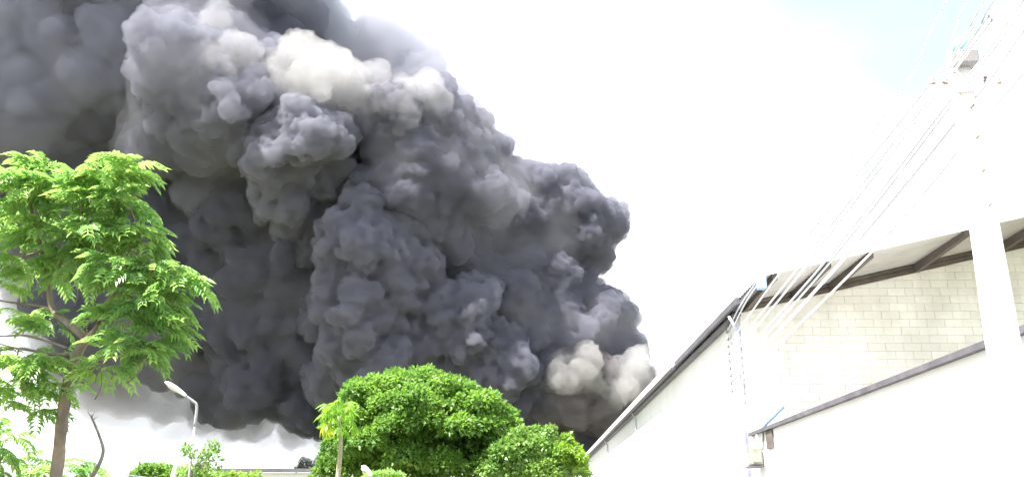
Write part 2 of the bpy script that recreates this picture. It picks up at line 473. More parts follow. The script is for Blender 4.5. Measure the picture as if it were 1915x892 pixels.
for i, (p0, p1, p2, r_, lab) in enumerate(WIRES):
    zr = 6.65 - i * 0.2
    end = Vector((RACK_X - .05, 23.6, zr))
    near = (4.6 + 0.07 * i, 7.2)
    pa, pb = near, (end.x, end.y)
    a = plan_point(pa, pb, *p0) if i < 0 else None
    # keep the plan line through the near pole, going on over our heads
    pts3 = [plan_point(pa, pb, *p) for p in (p2, p1, p0)]
    d = pts3[2] - pts3[1]
    ext = pts3[2] + d.normalized() * 5.0
    path = curve([end] + pts3 + [ext], 8)
    bm = bmesh.new(); tube(bm, path, [r_*1.25 - r_*.6*min(1, j/26) for j in range(len(path))], 6)
    o = finish('overhead_wire', bm, M_wire, None, smooth=True, origin=end)
    tag(o, lab, 'wire', 'overhead wires running to the warehouse corner')
    insulator((RACK_X - .05, 23.6, zr - .05), rack)
# ------------------------------------------------------------------ foliage
def leaf_mat(name, base, dark, trans=0.4, scale=1.2, rough=0.45, spec=0.4):
    m = bpy.data.materials.new(name); m.use_nodes = True
    n = m.node_tree.nodes; l = m.node_tree.links
    b = n['Principled BSDF']; out = n['Material Output']
    g = n.new('ShaderNodeNewGeometry'); t = n.new('ShaderNodeTexNoise'); t.inputs['Scale'].default_value = scale; t.inputs['Detail'].default_value = 4
    l.new(g.outputs['Position'], t.inputs['Vector'])
    wn = n.new('ShaderNodeMath'); wn.operation = 'MULTIPLY_ADD'; wn.inputs[1].default_value = 0.35; 
    l.new(g.outputs['Random Per Island'], wn.inputs[0]); l.new(t.outputs['Fac'], wn.inputs[2])
    r = n.new('ShaderNodeValToRGB')
    r.color_ramp.elements[0].position = 0.42; r.color_ramp.elements[0].color = (*dark, 1)
    r.color_ramp.elements[1].position = 0.92; r.color_ramp.elements[1].color = (*base, 1)
    l.new(wn.outputs[0], r.inputs[0]); l.new(r.outputs[0], b.inputs['Base Color'])
    b.inputs['Roughness'].default_value = rough
    b.inputs['Specular IOR Level'].default_value = spec
    tl = n.new('ShaderNodeBsdfTranslucent'); mx = n.new('ShaderNodeMixShader'); mx.inputs[0].default_value = trans
    h = n.new('ShaderNodeHueSaturation'); h.inputs['Value'].default_value = 1.5; h.inputs['Saturation'].default_value = 1.05
    l.new(r.outputs[0], h.inputs['Color']); l.new(h.outputs[0], tl.inputs['Color'])
    l.new(b.outputs[0], mx.inputs[1]); l.new(tl.outputs[0], mx.inputs[2]); l.new(mx.outputs[0], out.inputs['Surface'])
    return m
M_leafA = leaf_mat('bright_pinnate_leaf', (0.31, 0.46, 0.12), (0.15, 0.31, 0.09), 0.5, 1.6, 0.38, 0.5)
M_leafB = leaf_mat('deep_green_leaf', (0.18, 0.31, 0.05), (0.085, 0.19, 0.04), 0.48, 0.5)
M_leafC = leaf_mat('olive_green_leaf', (0.215, 0.34, 0.065), (0.10, 0.21, 0.045), 0.35, 0.5)
M_leafY = leaf_mat('yellow_green_leaf', (0.22, 0.34, 0.04), (0.13, 0.26, 0.04), 0.45, 1.0)
M_leafP = leaf_mat('papaya_leaf', (0.20, 0.36, 0.035), (0.12, 0.27, 0.03), 0.5, 1.0)
M_yellow = leaf_mat('yellow_papaya_leaf', (0.60, 0.62, 0.03), (0.42, 0.52, 0.03), 0.4, 1.0)
M_far = leaf_mat('far_grey_leaf', (0.16, 0.18, 0.17), (0.12, 0.14, 0.14), 0.2, 0.4)
M_bark = mat('brown_bark', (0.27, 0.22, 0.17), 0.9, (0.14, 0.12, 0.10), 9, bump=0.8, bump_scale=25, stretch=(1, 1, .4))
M_greyb = mat('grey_bark', (0.30, 0.28, 0.26), 0.9, (0.18, 0.17, 0.16), 10, bump=0.6, bump_scale=30)
M_papt = mat('papaya_trunk', (0.36, 0.34, 0.22), 0.8, (0.26, 0.25, 0.17), 6, bump=0.4, stretch=(1, 1, 4))

def leaf_cloud(clumps, n_per_m2, size, seed, up=0.35, flat=0.8):
    """clumps: (centre, (rx, ry, rz)); small pointed leaves spread in a shell of each clump"""
    rs = np.random.RandomState(seed)
    V, Fc = [], []
    base = 0
    for c, (rx, ry, rz) in clumps:
        n = int(n_per_m2 * 4 * math.pi * ((rx*ry + rx*rz + ry*rz) / 3))
        d = rs.normal(size=(n, 3)); d /= np.linalg.norm(d, axis=1)[:, None]
        d[:, 2] = np.where(d[:, 2] < -0.3, -d[:, 2] * 0.6, d[:, 2])
        d /= np.linalg.norm(d, axis=1)[:, None]
        k = 1 - np.abs(rs.normal(size=n)) * 0.16
        k += 0.12 * np.sin(d[:, 0]*7 + c[0]*3) * np.sin(d[:, 2]*6 + c[2]*2) + 0.07*np.sin(d[:, 1]*11+c[1])
        p = np.array(c) + d * k[:, None] * np.array([rx, ry, rz])
        # leaf direction: outward and hanging
        a = d * 0.8 + rs.normal(size=(n, 3)) * 0.55 + np.array([0, 0, -0.25]); a /= np.linalg.norm(a, axis=1)[:, None]
        nn = d * 0.6 + np.array([0, 0, up]) + rs.normal(size=(n, 3)) * 0.45
        b = np.cross(a, nn); b /= np.linalg.norm(b, axis=1)[:, None] + 1e-9
        nn = np.cross(b, a)
        s = size * rs.uniform(0.6, 1.3, n)[:, None]
        P = np.stack([p, p + a*s*.5 + b*s*.26 + nn*s*.05, p + a*s - nn*s*.12, p + a*s*.5 - b*s*.26 + nn*s*.05], axis=1)
        V.append(P.reshape(-1, 3))
        idx = np.arange(n) * 4 + base
        Fc.append(np.stack([idx, idx+1, idx+2, idx+3], axis=1)); base += 4 * n
    return np.concatenate(V), np.concatenate(Fc)

def cloud_obj(name, clumps, dens, size, seed, m, parent, **kw):
    V, Fc = leaf_cloud(clumps, dens, size, seed, **kw)
    V = V - np.array(parent.location)
    me = bpy.data.meshes.new(name)
    me.vertices.add(len(V)); me.vertices.foreach_set('co', V.ravel())
    me.loops.add(Fc.size); me.loops.foreach_set('vertex_index', Fc.ravel())
    me.polygons.add(len(Fc)); me.polygons.foreach_set('loop_start', np.arange(len(Fc)) * 4)
    me.update(calc_edges=True)
    me.materials.append(m)
    o = link(name, me, parent)
    o['kind'] = 'stuff'
    return o

def px_clump(u, v, r, d, dy=0.0, sq=(1, 1, 1)):
    c = at(u, v, d + dy); k = r * d / F_PX
    return (tuple(c), (k*sq[0], k*sq[1], k*sq[2]))

def tree_skeleton(root, base, top, r0, targets, m, bend=0.15, seed=0):
    rs = random.Random(seed)
    bm = bmesh.new()
    mid = (Vector(base) + Vector(top)) / 2 + Vector((rs.uniform(-bend, bend), rs.uniform(-bend, bend), 0))
    tube(bm, curve([base, mid, top], 5), [r0 * (1 - .45*i/10) for i in range(11)], 10)
    finish('trunk', bm, m, root, smooth=True)
    for t in targets:
        bm = bmesh.new()
        t = Vector(top).lerp(Vector(t), .62) + Vector((0, .8, 0)); s = Vector(top) - Vector((0, 0, rs.uniform(0.05, .5)))
        q = s.lerp(t, .5) + Vector((rs.uniform(-.2, .2), rs.uniform(-.2, .2), -0.12 * (t - s).length + .2))
        path = curve([s, q, t], 5)
        tube(bm, path, [r0 * .5 * (1 - .85*i/(len(path)-1)) for i in range(len(path))], 7)
        finish('limb', bm, m, root, smooth=True)

# --- the big dark tree in the middle
D = 45.0
bt = empty('broadleaf_tree', (-5.2, 46.0, 0), 'large dense dark green tree with a rounded crown in front of the smoke', 'tree')
big = [(790,712,24),(755,722,30),(718,725,26),(830,728,30),(690,748,32),(665,735,20),(770,760,45),(865,742,32),(900,758,30),(930,775,28),(945,800,28),(840,770,42),(885,795,42),
       (640,790,35),(700,790,45),(650,840,42),(625,870,32),(720,840,50),(780,830,50),(840,835,45),(900,840,45),(940,830,30),(690,890,55),(770,890,55),(860,890,55),(930,880,42),(610,890,25),
       (742,700,12),(802,694,10),(868,722,11),(676,716,11),(648,742,12),(925,745,11),(960,790,12),(735,705,14),(700,712,13),(812,705,14),(850,715,14),(915,742,13),(660,722,10),(780,698,12),(955,775,10),(885,730,12)]
rs = random.Random(3)
cl = [px_clump(u, v, r, D, rs.uniform(-1.6, 0.8) - (0.9 if 715 < v < 860 and r > 28 else 0) + (v < 720) * 1.2, (1, 1.1, .85)) for u, v, r in big]
for u, v, r in ((745,800,36),(800,790,30),(860,805,34),(690,830,34),(760,860,38),(830,870,36),(910,800,26),(650,780,26),(905,875,30),(720,760,28)):
    cl.append(px_clump(u, v, r, D, -3.0 + rs.uniform(-.6, .6), (1, 1, .8)))
cl += [((-5.2, 47.0, 5.0), (4.0, 3.2, 2.9)), ((-5.2, 48.5, 5.4), (4.6, 3.5, 3.3))]
cloud_obj('crown', cl, 95, 0.26, 11, M_leafB, bt)
tree_skeleton(bt, (-5.2, 46, 0), (-5.0, 46, 3.6), .38, [c for c, _ in cl[3:20:3]], M_bark, seed=1)
# --- lighter tree to its right and the yellow green bush at its end
rt = empty('broadleaf_tree', (1.2, 43, 0), 'lighter olive green tree between the big dark tree and the warehouse roof', 'tree')
lt = [(985,850,34),(1025,848,32),(950,850,30),(1050,866,34),(1000,880,40),(985,818,20),(960,835,26),(1020,815,17),(1005,840,30),(1040,850,28),(930,860,30),(970,875,40),(1020,885,40),(1060,880,25),(1085,890,20),(920,885,25),(1000,806,10),(975,806,9),(1030,806,9)]
cl = [px_clump(u, v, r, 42, rs.uniform(-1.2, .6), (1, 1, .9)) for u, v, r in lt]
cloud_obj('crown', cl, 110, 0.22, 12, M_leafC, rt)
tree_skeleton(rt, (1.2, 43, 0), (1.1, 43, 2.8), .2, [c for c, _ in cl[:6:2]], M_bark, seed=2)
yt = empty('small_tree', (2.7, 41, 0), 'small yellow green tree top beside the far end of the warehouse roof', 'tree')
cl = [px_clump(u, v, r, 41, rs.uniform(-.6, .3), (1, 1, 1)) for u, v, r in ((1045,862,18),(1074,868,18),(1058,828,14),(1050,845,14),(1072,845,15),(1088,858,11),(1062,865,15),(1085,875,12),(1063,818,7))]
cloud_obj('crown', cl, 150, 0.2, 13, M_leafY, yt)
tree_skeleton(yt, (2.7, 41, 0), (2.75, 41, 3.2), .09, [c for c, _ in cl[:4:2]], M_bark, seed=3)

# --- papaya tree
pd = 30.0
top = at(634, 778, pd)
pt = empty('papaya_tree', (top.x, top.y, 0), 'slender papaya tree with pale trunk and one yellow leaf against the big dark tree', 'tree')
bm = bmesh.new()
tube(bm, curve([(top.x - .03, top.y, 0), at(632, 892, pd), at(637, 830, pd), top], 5), [.10 - .045*i/15 for i in range(16)], 10)
finish('trunk', bm, M_papt, pt, smooth=True)
def papaya_leaf(s, rs_):
    """deeply lobed palmate leaf hanging from the end of a long stalk, along +X"""
    bm = bmesh.new()
    path = curve([(0, 0, 0), (.32*s, 0, .13*s), (.62*s, 0, .10*s)], 4)
    tube(bm, path, .012, 5)
    e = Vector((.62*s, 0, .10*s))
    for k in range(9):
        a = R(-150 + 300*k/8) ; ln = (.42 if k in (3, 4, 5) else .33) * s * rs_.uniform(.85, 1.1)
        dirv = Vector((math.cos(a)*.8 + .25, math.sin(a), 0)); dirv.normalize()
        side = Vector((-dirv.y, dirv.x, 0))
        v = [bm.verts.new(e)]
        q = [(.35, .10, -.03), (.62, .19, -.13), (.72, .10, -.16)]
        L_, R_ = [], []
        for f, w, dz in q:
            c = e + dirv*ln*f + Vector((0, 0, dz*s*1.6))
            L_.append(bm.verts.new(c + side*w*ln*.8)); R_.append(bm.verts.new(c - side*w*ln*.8))
        tip = bm.verts.new(e + dirv*ln*.95 + Vector((0, 0, -.42*s)))
        bm.faces.new((v[0], R_[0], L_[0]))
        for i in range(2): bm.faces.new((L_[i], R_[i], R_[i+1], L_[i+1]))
        bm.faces.new((L_[2], R_[2], tip))
    return bm
rs = random.Random(8)
plm = []
for k in range(3):
    bm = papaya_leaf(1.0, rs); me = bpy.data.meshes.new('leaf'); bm.to_mesh(me); bm.free(); me.materials.append(M_leafP); plm.append(me)
tl = top - Vector((top.x, top.y, 0))
for k in range(26):
    o = link('leaf', plm[k % 3], pt, tl + Vector((0, 0, -.02*k + .12)))
    o.rotation_euler = (rs.uniform(-.2, .2), R(-42 + k*2.6), k*2.4); s = rs.uniform(.62, .9) ; o.scale = (s, s, s)
me = plm[0].copy(); me.materials.clear(); me.materials.append(M_yellow)
for k, (rz, ry) in enumerate(((3.6, 30), (4.0, 42))):
    o = link('leaf', me, pt, tl + Vector((0, 0, -.1))); o.rotation_euler = (0, R(ry), rz); o.scale = (.85,)*3
    o['label'] = 'yellow dying leaf'

# --- low greenery along the bottom edge
def shrub(label, rows, d, m, dens, size, seed, name='shrub', group=None, stems=3):
    c0 = at(rows[0][0], rows[0][1], d)
    o = empty(name, (c0.x, c0.y, 0), label, 'tree' if 'tree' in name else 'shrub', group)
    rs = random.Random(seed)
    cl = [px_clump(u, v, r, d, rs.uniform(-.5, .3)) for u, v, r in rows]
    cloud_obj('foliage', cl, dens, size, seed, m, o)
    for k in range(stems):
        t = Vector(cl[k % len(cl)][0]); bm = bmesh.new()
        b = Vector((c0.x + rs.uniform(-.2, .2), c0.y, 0))
        tube(bm, curve([b, b.lerp(t, .5) + Vector((rs.uniform(-.1, .1), 0, 0)), t], 3), [.05 - .005*i for i in range(7)], 6)
        finish('stem', bm, M_greyb, o, smooth=True)
    return o
shrub('clipped bright green shrub at the bottom left of the leaning white post', [(268,884,16),(290,880,14),(308,884,16),(285,892,25),(320,892,18),(258,892,14)], 30, M_leafB, 260, .13, 31)
shrub('bright green shrub at the foot of the street lamp, right of the white post', [(345,886,14),(360,882,12),(375,886,14),(350,895,20),(385,896,16)], 29, M_leafA, 260, .13, 32)
shrub('low yellow green bush under the dark edge of the distant roof', [(430,890,9),(445,892,10),(478,891,10),(465,898,14),(410,896,14)], 31, M_leafY, 260, .12, 33)
shrub('bright green bush at the foot of the big tree, below the second lamp', [(700,893,12),(725,890,12),(745,893,12),(720,900,20),(690,899,14)], 34, M_leafA, 260, .13, 34)
# sparse sapling by the lamp
sp = at(362, 892, 27)
so = empty('sapling', (sp.x, sp.y, 0), 'sparse young tree with fine leafy twigs right of the street lamp post', 'tree')
bm = bmesh.new(); tube(bm, curve([(sp.x, sp.y, 0), sp, at(372, 862, 27)], 4), [.035 - .002*i for i in range(9)], 6); finish('trunk', bm, M_greyb, so, smooth=True)
rs = random.Random(4)
cl = []
for (u, v) in ((350,838),(368,850),(385,848),(400,830),(410,838),(392,836),(405,860),(412,880),(378,868),(390,872),(398,850),(345,842),(383,884)):
    t = at(u, v, 27 + rs.uniform(-.3, .3)); s = at(368 + (u-375)*.25, 875, 27)
    bm = bmesh.new(); tube(bm, curve([s, s.lerp(t, .55) + Vector((rs.uniform(-.1, .1), 0, .05)), t], 3), [.012 - .0015*i for i in range(7)], 5); finish('branch', bm, M_greyb, so, smooth=True)
    cl.append((tuple(t), (.13, .13, .10))); cl.append((tuple(s.lerp(t, .7)), (.12, .12, .1)))
cloud_obj('foliage', cl, 120, .13, 41, M_leafC, so)

# --- distant building and trees
db = at(500, 881, 75)
dist = empty('distant_building', (db.x, db.y, 0), 'distant low white building with a long dark roof edge under the smoke', 'building')
zt = db.z
bm = bmesh.new(); box(bm, db.x - 6.5, db.x + 6.5, db.y, db.y + 9, 0, zt - .12); finish('wall', bm, M_white, dist)
bm = bmesh.new(); hexa(bm, [(db.x - 7, db.y - .5, zt - .1), (db.x + 7, db.y - .5, zt - .1), (db.x + 7, db.y - .5, zt + .22), (db.x - 7, db.y - .5, zt + .22)],
                       [(db.x - 7, db.y + 10, zt + .5), (db.x + 7, db.y + 10, zt + .5), (db.x + 7, db.y + 10, zt + .7), (db.x - 7, db.y + 10, zt + .7)]); finish('roof', bm, M_gutter, dist)
for k in range(5):
    bm = bmesh.new(); box(bm, db.x - 5.6 + k*2.4, db.x - 4.4 + k*2.4, db.y - .06, db.y - .01, 1.2, 2.6); w = finish('window', bm, M_gutterw, dist)
    bm = bmesh.new(); box(bm, db.x - 5.5 + k*2.4, db.x - 4.5 + k*2.4, db.y - .09, db.y - .065, 1.3, 2.5); finish('pane', bm, M_gutter, w)
shrub('small dark tree far off above the distant roof, left of the other', [(570,868,11),(580,876,9),(562,877,8)], 120, M_far, 60, .45, 51, 'distant_tree', None, 1)
shrub('pale far tree above the distant roof touching the big tree', [(600,862,9),(606,875,12),(592,878,8)], 125, M_far, 60, .45, 52, 'distant_tree', None, 1)

# ------------------------------------------------------------------ street lamps and post
M_lampw = mat('white_lamp_housing', (0.82, 0.82, 0.82), 0.35)
M_lamppole = mat('grey_lamp_pole', (0.28, 0.28, 0.30), 0.45)
M_lens = mat('lamp_lens', (0.6, 0.6, 0.58), 0.2)
def street_lamp(base, ztop, arm, d_axis, hl, label, thick=(.035, .055)):
    o = empty('street_lamp', (base[0], base[1], 0), label, 'street lamp', 'street lamps')
    bx, by = base
    ax = Vector(d_axis).normalized()
    bm = bmesh.new(); tube(bm, [(bx, by, 0), (bx, by, ztop * .55), (bx, by, ztop - .55)], [thick[1], thick[1]*.8, thick[0]*.8], 10); finish('pole', bm, M_lamppole, o, smooth=True)
    p0 = Vector((bx, by, ztop - .62)); p1 = Vector((bx, by, ztop))
    p2 = p1 + ax * .14 + Vector((0, 0, .17)); p3 = p1 + ax * arm + Vector((0, 0, .17 + arm * .42))
    bm = bmesh.new(); tube(bm, curve([p0, p1, p2, p3], 6), thick[0], 10); finish('arm', bm, M_lamppole, o, smooth=True)
    ad = (p3 - p2).normalized(); sd = Vector((-ax.y, ax.x, 0)); up = sd.cross(ad); up = up if up.z > 0 else -up
    bm = bmesh.new(); n = 10; rings = []
    for i in range(n + 1):
        t = i / n; c = p3 - ad*.06 + ad * hl * t
        w = .06 + .11 * math.sin(math.pi * min(1, t*.9 + .08)) ** .7 * (0.55 + .45*t)
        if i == n: w *= .45
        rings.append([bm.verts.new(c + sd*math.cos(a)*w + up*math.sin(a)*w*(.75 if math.sin(a) > 0 else .35)) for a in [2*math.pi*k/14 for k in range(14)]])
    for a, b in zip(rings, rings[1:]):
        for k in range(14): bm.faces.new((a[k], a[(k+1) % 14], b[(k+1) % 14], b[k]))
    bm.faces.new(rings[0][::-1]); bm.faces.new(rings[-1]); bmesh.ops.recalc_face_normals(bm, faces=bm.faces)
    h = finish('lamp_head', bm, M_lampw, o, smooth=True)
    bm = bmesh.new(); r1 = []; c0 = p3 + ad*hl*.52 - up*.045
    r0 = [bm.verts.new(c0 + ad*math.cos(a)*hl*.26 + sd*math.sin(a)*.08) for a in [2*math.pi*k/16 for k in range(16)]]
    r1 = [bm.verts.new(c0 + ad*math.cos(a)*hl*.16 + sd*math.sin(a)*.05 - up*.035) for a in [2*math.pi*k/16 for k in range(16)]]
    for k in range(16): bm.faces.new((r0[k], r0[(k+1) % 16], r1[(k+1) % 16], r1[k]))
    bm.faces.new(r0); bm.faces.new(r1); bmesh.ops.recalc_face_normals(bm, faces=bm.faces)
    finish('lens', bm, M_lens, h, smooth=True)
    return o
lp = at(368, 760, 28)
street_lamp((lp.x, lp.y), lp.z, .42, (-1, -.25, 0), .80, 'tall grey street lamp with a white head leaning left against the smoke', (.045, .045))
lp = at(706, 902, 26)
street_lamp((lp.x, lp.y), lp.z - .05, .24, (-1, -.2, 0), .42, 'white street lamp head just showing in front of the big dark tree', (.02, .035))
b = at(319, 900, 24)
bm = bmesh.new(); tube(bm, [(b.x - .45, b.y, 0), b, at(329, 868, 24)], .045, 10)
tag(finish('post', bm, M_lampw, None, smooth=True, origin=(b.x - .45, b.y, 0)), 'thin leaning white post between the green shrubs', 'post')

# ------------------------------------------------------------------ near tree at the left with feathery leaves
TD = 8.75
nt_ = empty('feathery_tree', (-4.42, 8.5, 0), 'slender brown trunked tree with bright feathery leaves at the left edge', 'tree')
def P(u, v, dy=0.0): return at(u, v, TD + dy)
def limb(name, pts, r0, r1, m=M_bark, seg=8):
    bm = bmesh.new(); path = curve(pts, 6); n = len(path)
    rs_ = random.Random(len(pts)*7 + int(r0*1e4))
    tube(bm, path, [(r0 + (r1 - r0)*i/(n-1)) * rs_.uniform(.93, 1.08) for i in range(n)], seg)
    return finish(name, bm, m, nt_, smooth=True)
fork = P(160, 632)
limb('trunk', [(-4.47, 8.5, 0), (-4.45, 8.5, 1.0), P(104, 892), P(113, 815), P(122, 745), P(134, 690), P(148, 655), fork], .068, .045, seg=12)
limb('limb', [fork, P(125, 603, .1), P(98, 577, .2), P(90, 530, .2), P(78, 470, .1), P(60, 400, 0), P(50, 345, 0)], .040, .012)
limb('limb', [P(158, 636), P(182, 612, -.1), P(189, 580, -.1), P(212, 552, -.2), P(240, 510, -.2), P(262, 450, -.2), P(240, 380, -.1)], .030, .010)
limb('limb', [P(138, 690), P(160, 690, -.2), P(195, 678, -.3), P(250, 655, -.4), P(290, 640, -.5)], .016, .007)
limb('branch', [P(97, 577, .2), P(60, 570, .3), P(0, 562, .4), P(-50, 548, .5)], .014, .006)
limb('branch', [P(128, 663), P(95, 662, -.1), P(60, 655, -.2), P(20, 648, -.3), P(-40, 630, -.3)], .018, .008)
limb('branch', [P(126, 651), P(85, 637, .1), P(45, 627, .2), P(0, 628, .2), P(-40, 620, .2)], .015, .007)
limb('branch', [P(75, 660, -.1), P(40, 650, 0), P(0, 655, .1), P(-40, 650, .1)], .010, .005)
limb('branch', [P(35, 652, -.2), P(28, 680, -.2), P(15, 700, -.2)], .008, .003)
limb('branch', [P(70, 660, -.1), P(60, 690, -.1), P(48, 730, -.1), P(35, 770, 0)], .008, .003)
limb('branch', [P(78, 470, .1), P(30, 480, .3), P(-20, 470, .4)], .012, .005)
limb('branch', [P(90, 530, .2), P(130, 470, 0), P(150, 400, -.1), P(140, 340, -.1)], .014, .005)
limb('branch', [P(212, 552, -.2), P(270, 530, -.3), P(330, 525, -.3)], .012, .005)
limb('branch', [P(130, 470, 0), P(190, 430, -.1), P(240, 330, -.1), P(243, 300, -.1)], .010, .003)
limb('branch', [P(163, 628), P(162, 615), P(160, 605)], .008, .002)

def frond_mesh(seed):
    rs_ = random.Random(seed)
    n = rs_.choice((8, 9, 10)); Lf = .30
    vs, fs = [], []
    def pt_(t):   # rachis arches over
        return Vector((Lf*t, 0, .06*math.sin(t*2.6) - .10*t*t))
    for i in range(n):
        t0, t1 = i/n, (i+1)/n
        a, b = pt_(t0), pt_(t1); w = .0035
        k = len(vs); vs += [a + Vector((0, w, 0)), a - Vector((0, w, 0)), b - Vector((0, w, 0)), b + Vector((0, w, 0))]; fs.append((k, k+1, k+2, k+3))
    for i in range(1, n + 1):
        t = i / n; a = pt_(t)
        for s in (-1, 1):
            ln = (.115 + .03*math.sin(math.pi*t)) * rs_.uniform(.85, 1.12); w = .021
            ang = R(58 - 26*t) + rs_.uniform(-.1, .1)
            d = Vector((math.cos(ang), s*math.sin(ang), 0)); sd = Vector((-d.y, d.x, 0)) * w
            drop = rs_.uniform(.25, .55)
            k = len(vs)
            vs += [a, a + d*ln*.45 + sd + Vector((0, 0, .004)), a + d*ln*.45 + Vector((0, 0, -.006 - ln*.08)), a + d*ln*.45 - sd + Vector((0, 0, .004)), a + d*ln*.93 + Vector((0, 0, -ln*drop))]
            fs += [(k, k+3, k+2), (k, k+2, k+1), (k+1, k+2, k+4), (k+2, k+3, k+4)]
    me = bpy.data.meshes.new('leaf'); me.from_pydata([tuple(v) for v in vs], [], fs); me.materials.append(M_leafA); me.update()
    return me
fm = [frond_mesh(i) for i in range(5)]
# sprays: photo pixel centre, radii, depth offset, number of leaves
SPR = [(20,340,45,32,0,34),(75,332,40,26,.1,34),(130,358,40,26,0,30),(200,338,42,26,-.1,34),(238,325,22,20,-.1,18),(60,370,60,35,-.2,40),(170,385,60,35,-.1,40),(228,385,38,38,-.1,34),
       (20,420,50,40,.2,38),(100,440,60,40,0,42),(180,450,60,40,-.2,40),(245,440,42,35,-.1,36),(272,455,22,25,-.1,18),(60,500,55,25,.2,26),(140,510,45,30,.1,30),(230,520,55,35,-.3,42),(300,520,45,28,-.2,38),(340,535,22,20,-.3,20),
       (280,570,55,32,-.3,38),(230,600,50,28,-.3,30),(300,620,28,26,-.4,18),(230,650,45,25,-.4,26),(270,660,30,24,-.4,18),(190,690,32,22,-.3,14),
       (20,600,26,10,.3,9),(95,610,30,14,.3,9),(20,690,40,22,-.1,26),(80,690,36,22,-.1,22),(40,735,45,22,0,22),(95,730,26,20,0,10),(60,775,25,14,.1,7),(0,760,22,20,.1,9),(10,540,30,14,.3,7),(60,590,30,12,.4,7),(115,660,20,10,.2,4),(-30,400,50,60,.1,20),(-30,500,40,60,.2,12),(-30,680,40,50,.1,12)]
rs = random.Random(17)
places = []
for (u, v, ru, rv, dy, n) in SPR:
    c = P(u, v, dy); ku, kv = ru*TD/F_PX, rv*TD/F_PX
    for k in range(n):
        a = rs.uniform(0, 2*math.pi); e = rs.uniform(-.5, 1.2); q = rs.uniform(.15, .75)
        d = Vector((math.cos(a)*math.cos(e), math.sin(a)*math.cos(e), math.sin(e)))
        p = c + Vector((d.x*ku*q, d.y*(ku+.15)*q, d.z*kv*q))
        yaw_ = a + rs.uniform(-.7, .7)
        pitch_ = -(0.35*d.z + rs.uniform(-.25, .35)) + .12
        s = rs.uniform(.55, .95)
        places.append((p, yaw_, pitch_, rs.uniform(-.5, .5), s, rs.randrange(5)))
rs.shuffle(places)
places.sort(key=lambda q: q[0].y + (0 if at(0, 0, 1).x < 0 else 0))
print('fronds', len(places))
rest_v, rest_f = [], []
for i, (p, ya, pi_, ro, s, k) in enumerate(places):
    Mx = Matrix.Translation(p - nt_.location) @ Matrix.Rotation(ya, 4, 'Z') @ Matrix.Rotation(pi_, 4, 'Y') @ Matrix.Rotation(ro, 4, 'X') @ Matrix.Scale(s, 4)
    if i < 298:
        o = link('leaf', fm[k], nt_); o.matrix_local = Mx
    else:
        b = len(rest_v); rest_v += [tuple(Mx @ v.co) for v in fm[k].vertices]
        rest_f += [tuple(b + j for j in f.vertices) for f in fm[k].polygons]
me = bpy.data.meshes.new('leaf'); me.from_pydata(rest_v, [], rest_f); me.materials.append(M_leafA)
o = link('leaf', me, nt_); o['kind'] = 'stuff'
# twigs joining the leaf sprays
for (u, v, ru, rv, dy, n) in SPR[:24]:
    c = P(u, v + rv*.3, dy); s = P(u*.75 + 35, v + rv*.5 + 45, dy*.5)
    bm = bmesh.new(); tube(bm, curve([s, s.lerp(c, .5) + Vector((.03, 0, -.02)), c], 4), [.007 - .0005*i for i in range(9)], 5)
    finish('twig', bm, M_bark, nt_, smooth=True)

# --- bare dead stem beside it
bp = [P(168, 905, .5), P(176, 885, .5), P(188, 862, .5), P(193, 840, .5), P(186, 815, .5), P(178, 795, .5), P(170, 776, .5)]
bs = empty('bare_sapling', (bp[0].x - .1, bp[0].y, 0), 'bare crooked leafless stem right of the feathery tree trunk', 'tree')
bm = bmesh.new(); path = curve([(bp[0].x - .1, bp[0].y, 0), (bp[0].x - .12, bp[0].y, 1.2)] + bp, 5); tube(bm, path, [.032 - .022*i/(len(path)-1) for i in range(len(path))], 8)
finish('stem', bm, M_greyb, bs, smooth=True)
for q in (((174, 785), (182, 778)), ((170, 778), (163, 768)), ((192, 838), (197, 834)), ((172, 780), (176, 770))):
    bm = bmesh.new(); tube(bm, [P(*q[0], .5), P(*q[1], .5)], [.006, .002], 5); finish('twig', bm, M_greyb, bs)
# --- plants behind the trunk at the lower left corner
def fern(label, spots, d, seed, name='leafy_plant'):
    c0 = at(spots[0][0], spots[0][1], d)
    o = empty(name, (c0.x, c0.y, 0), label, 'plant')
    rs_ = random.Random(seed)
    for (u, v, n) in spots:
        c = at(u, v, d)
        bm = bmesh.new(); tube(bm, curve([(c0.x, c0.y, 0), (c0.x*.5 + c.x*.5, c0.y, c.z*.5), c], 3), [.02 - .002*i for i in range(7)], 6); finish('stem', bm, M_greyb, o, smooth=True)
        for k in range(n):
            q = link('leaf', fm[k % 5], o, c - o.location + Vector((rs_.uniform(-.1, .1), rs_.uniform(-.1, .1), rs_.uniform(-.1, .1))))
            q.rotation_euler = (rs_.uniform(-.4, .4), rs_.uniform(-.4, .7), rs_.uniform(0, 6.28)); s = rs_.uniform(.7, 1.1); q.scale = (s, s, s)
fern('bright leafy plant cut off by the bottom left edge of the picture', [(2, 800, 7), (4, 830, 7), (0, 870, 9), (-10, 820, 5), (8, 888, 6)], 9.6, 3)
fern('low leafy plant around the foot of the feathery tree trunk', [(78, 880, 7), (120, 884, 8), (145, 888, 8), (60, 868, 4), (165, 892, 5)], 10.4, 4)
# --- thin cable low behind the tree
cb = curve([at(-30, 842, 14), at(0, 848, 14.2), at(60, 857, 14.8), at(150, 876, 16), at(248, 889, 18), at(400, 905, 21)], 6)
bm = bmesh.new(); tube(bm, cb, .010, 5)
tag(finish('cable', bm, M_greyp, None, smooth=True, origin=cb[0]), 'thin sagging grey cable low behind the feathery tree trunk', 'wire')
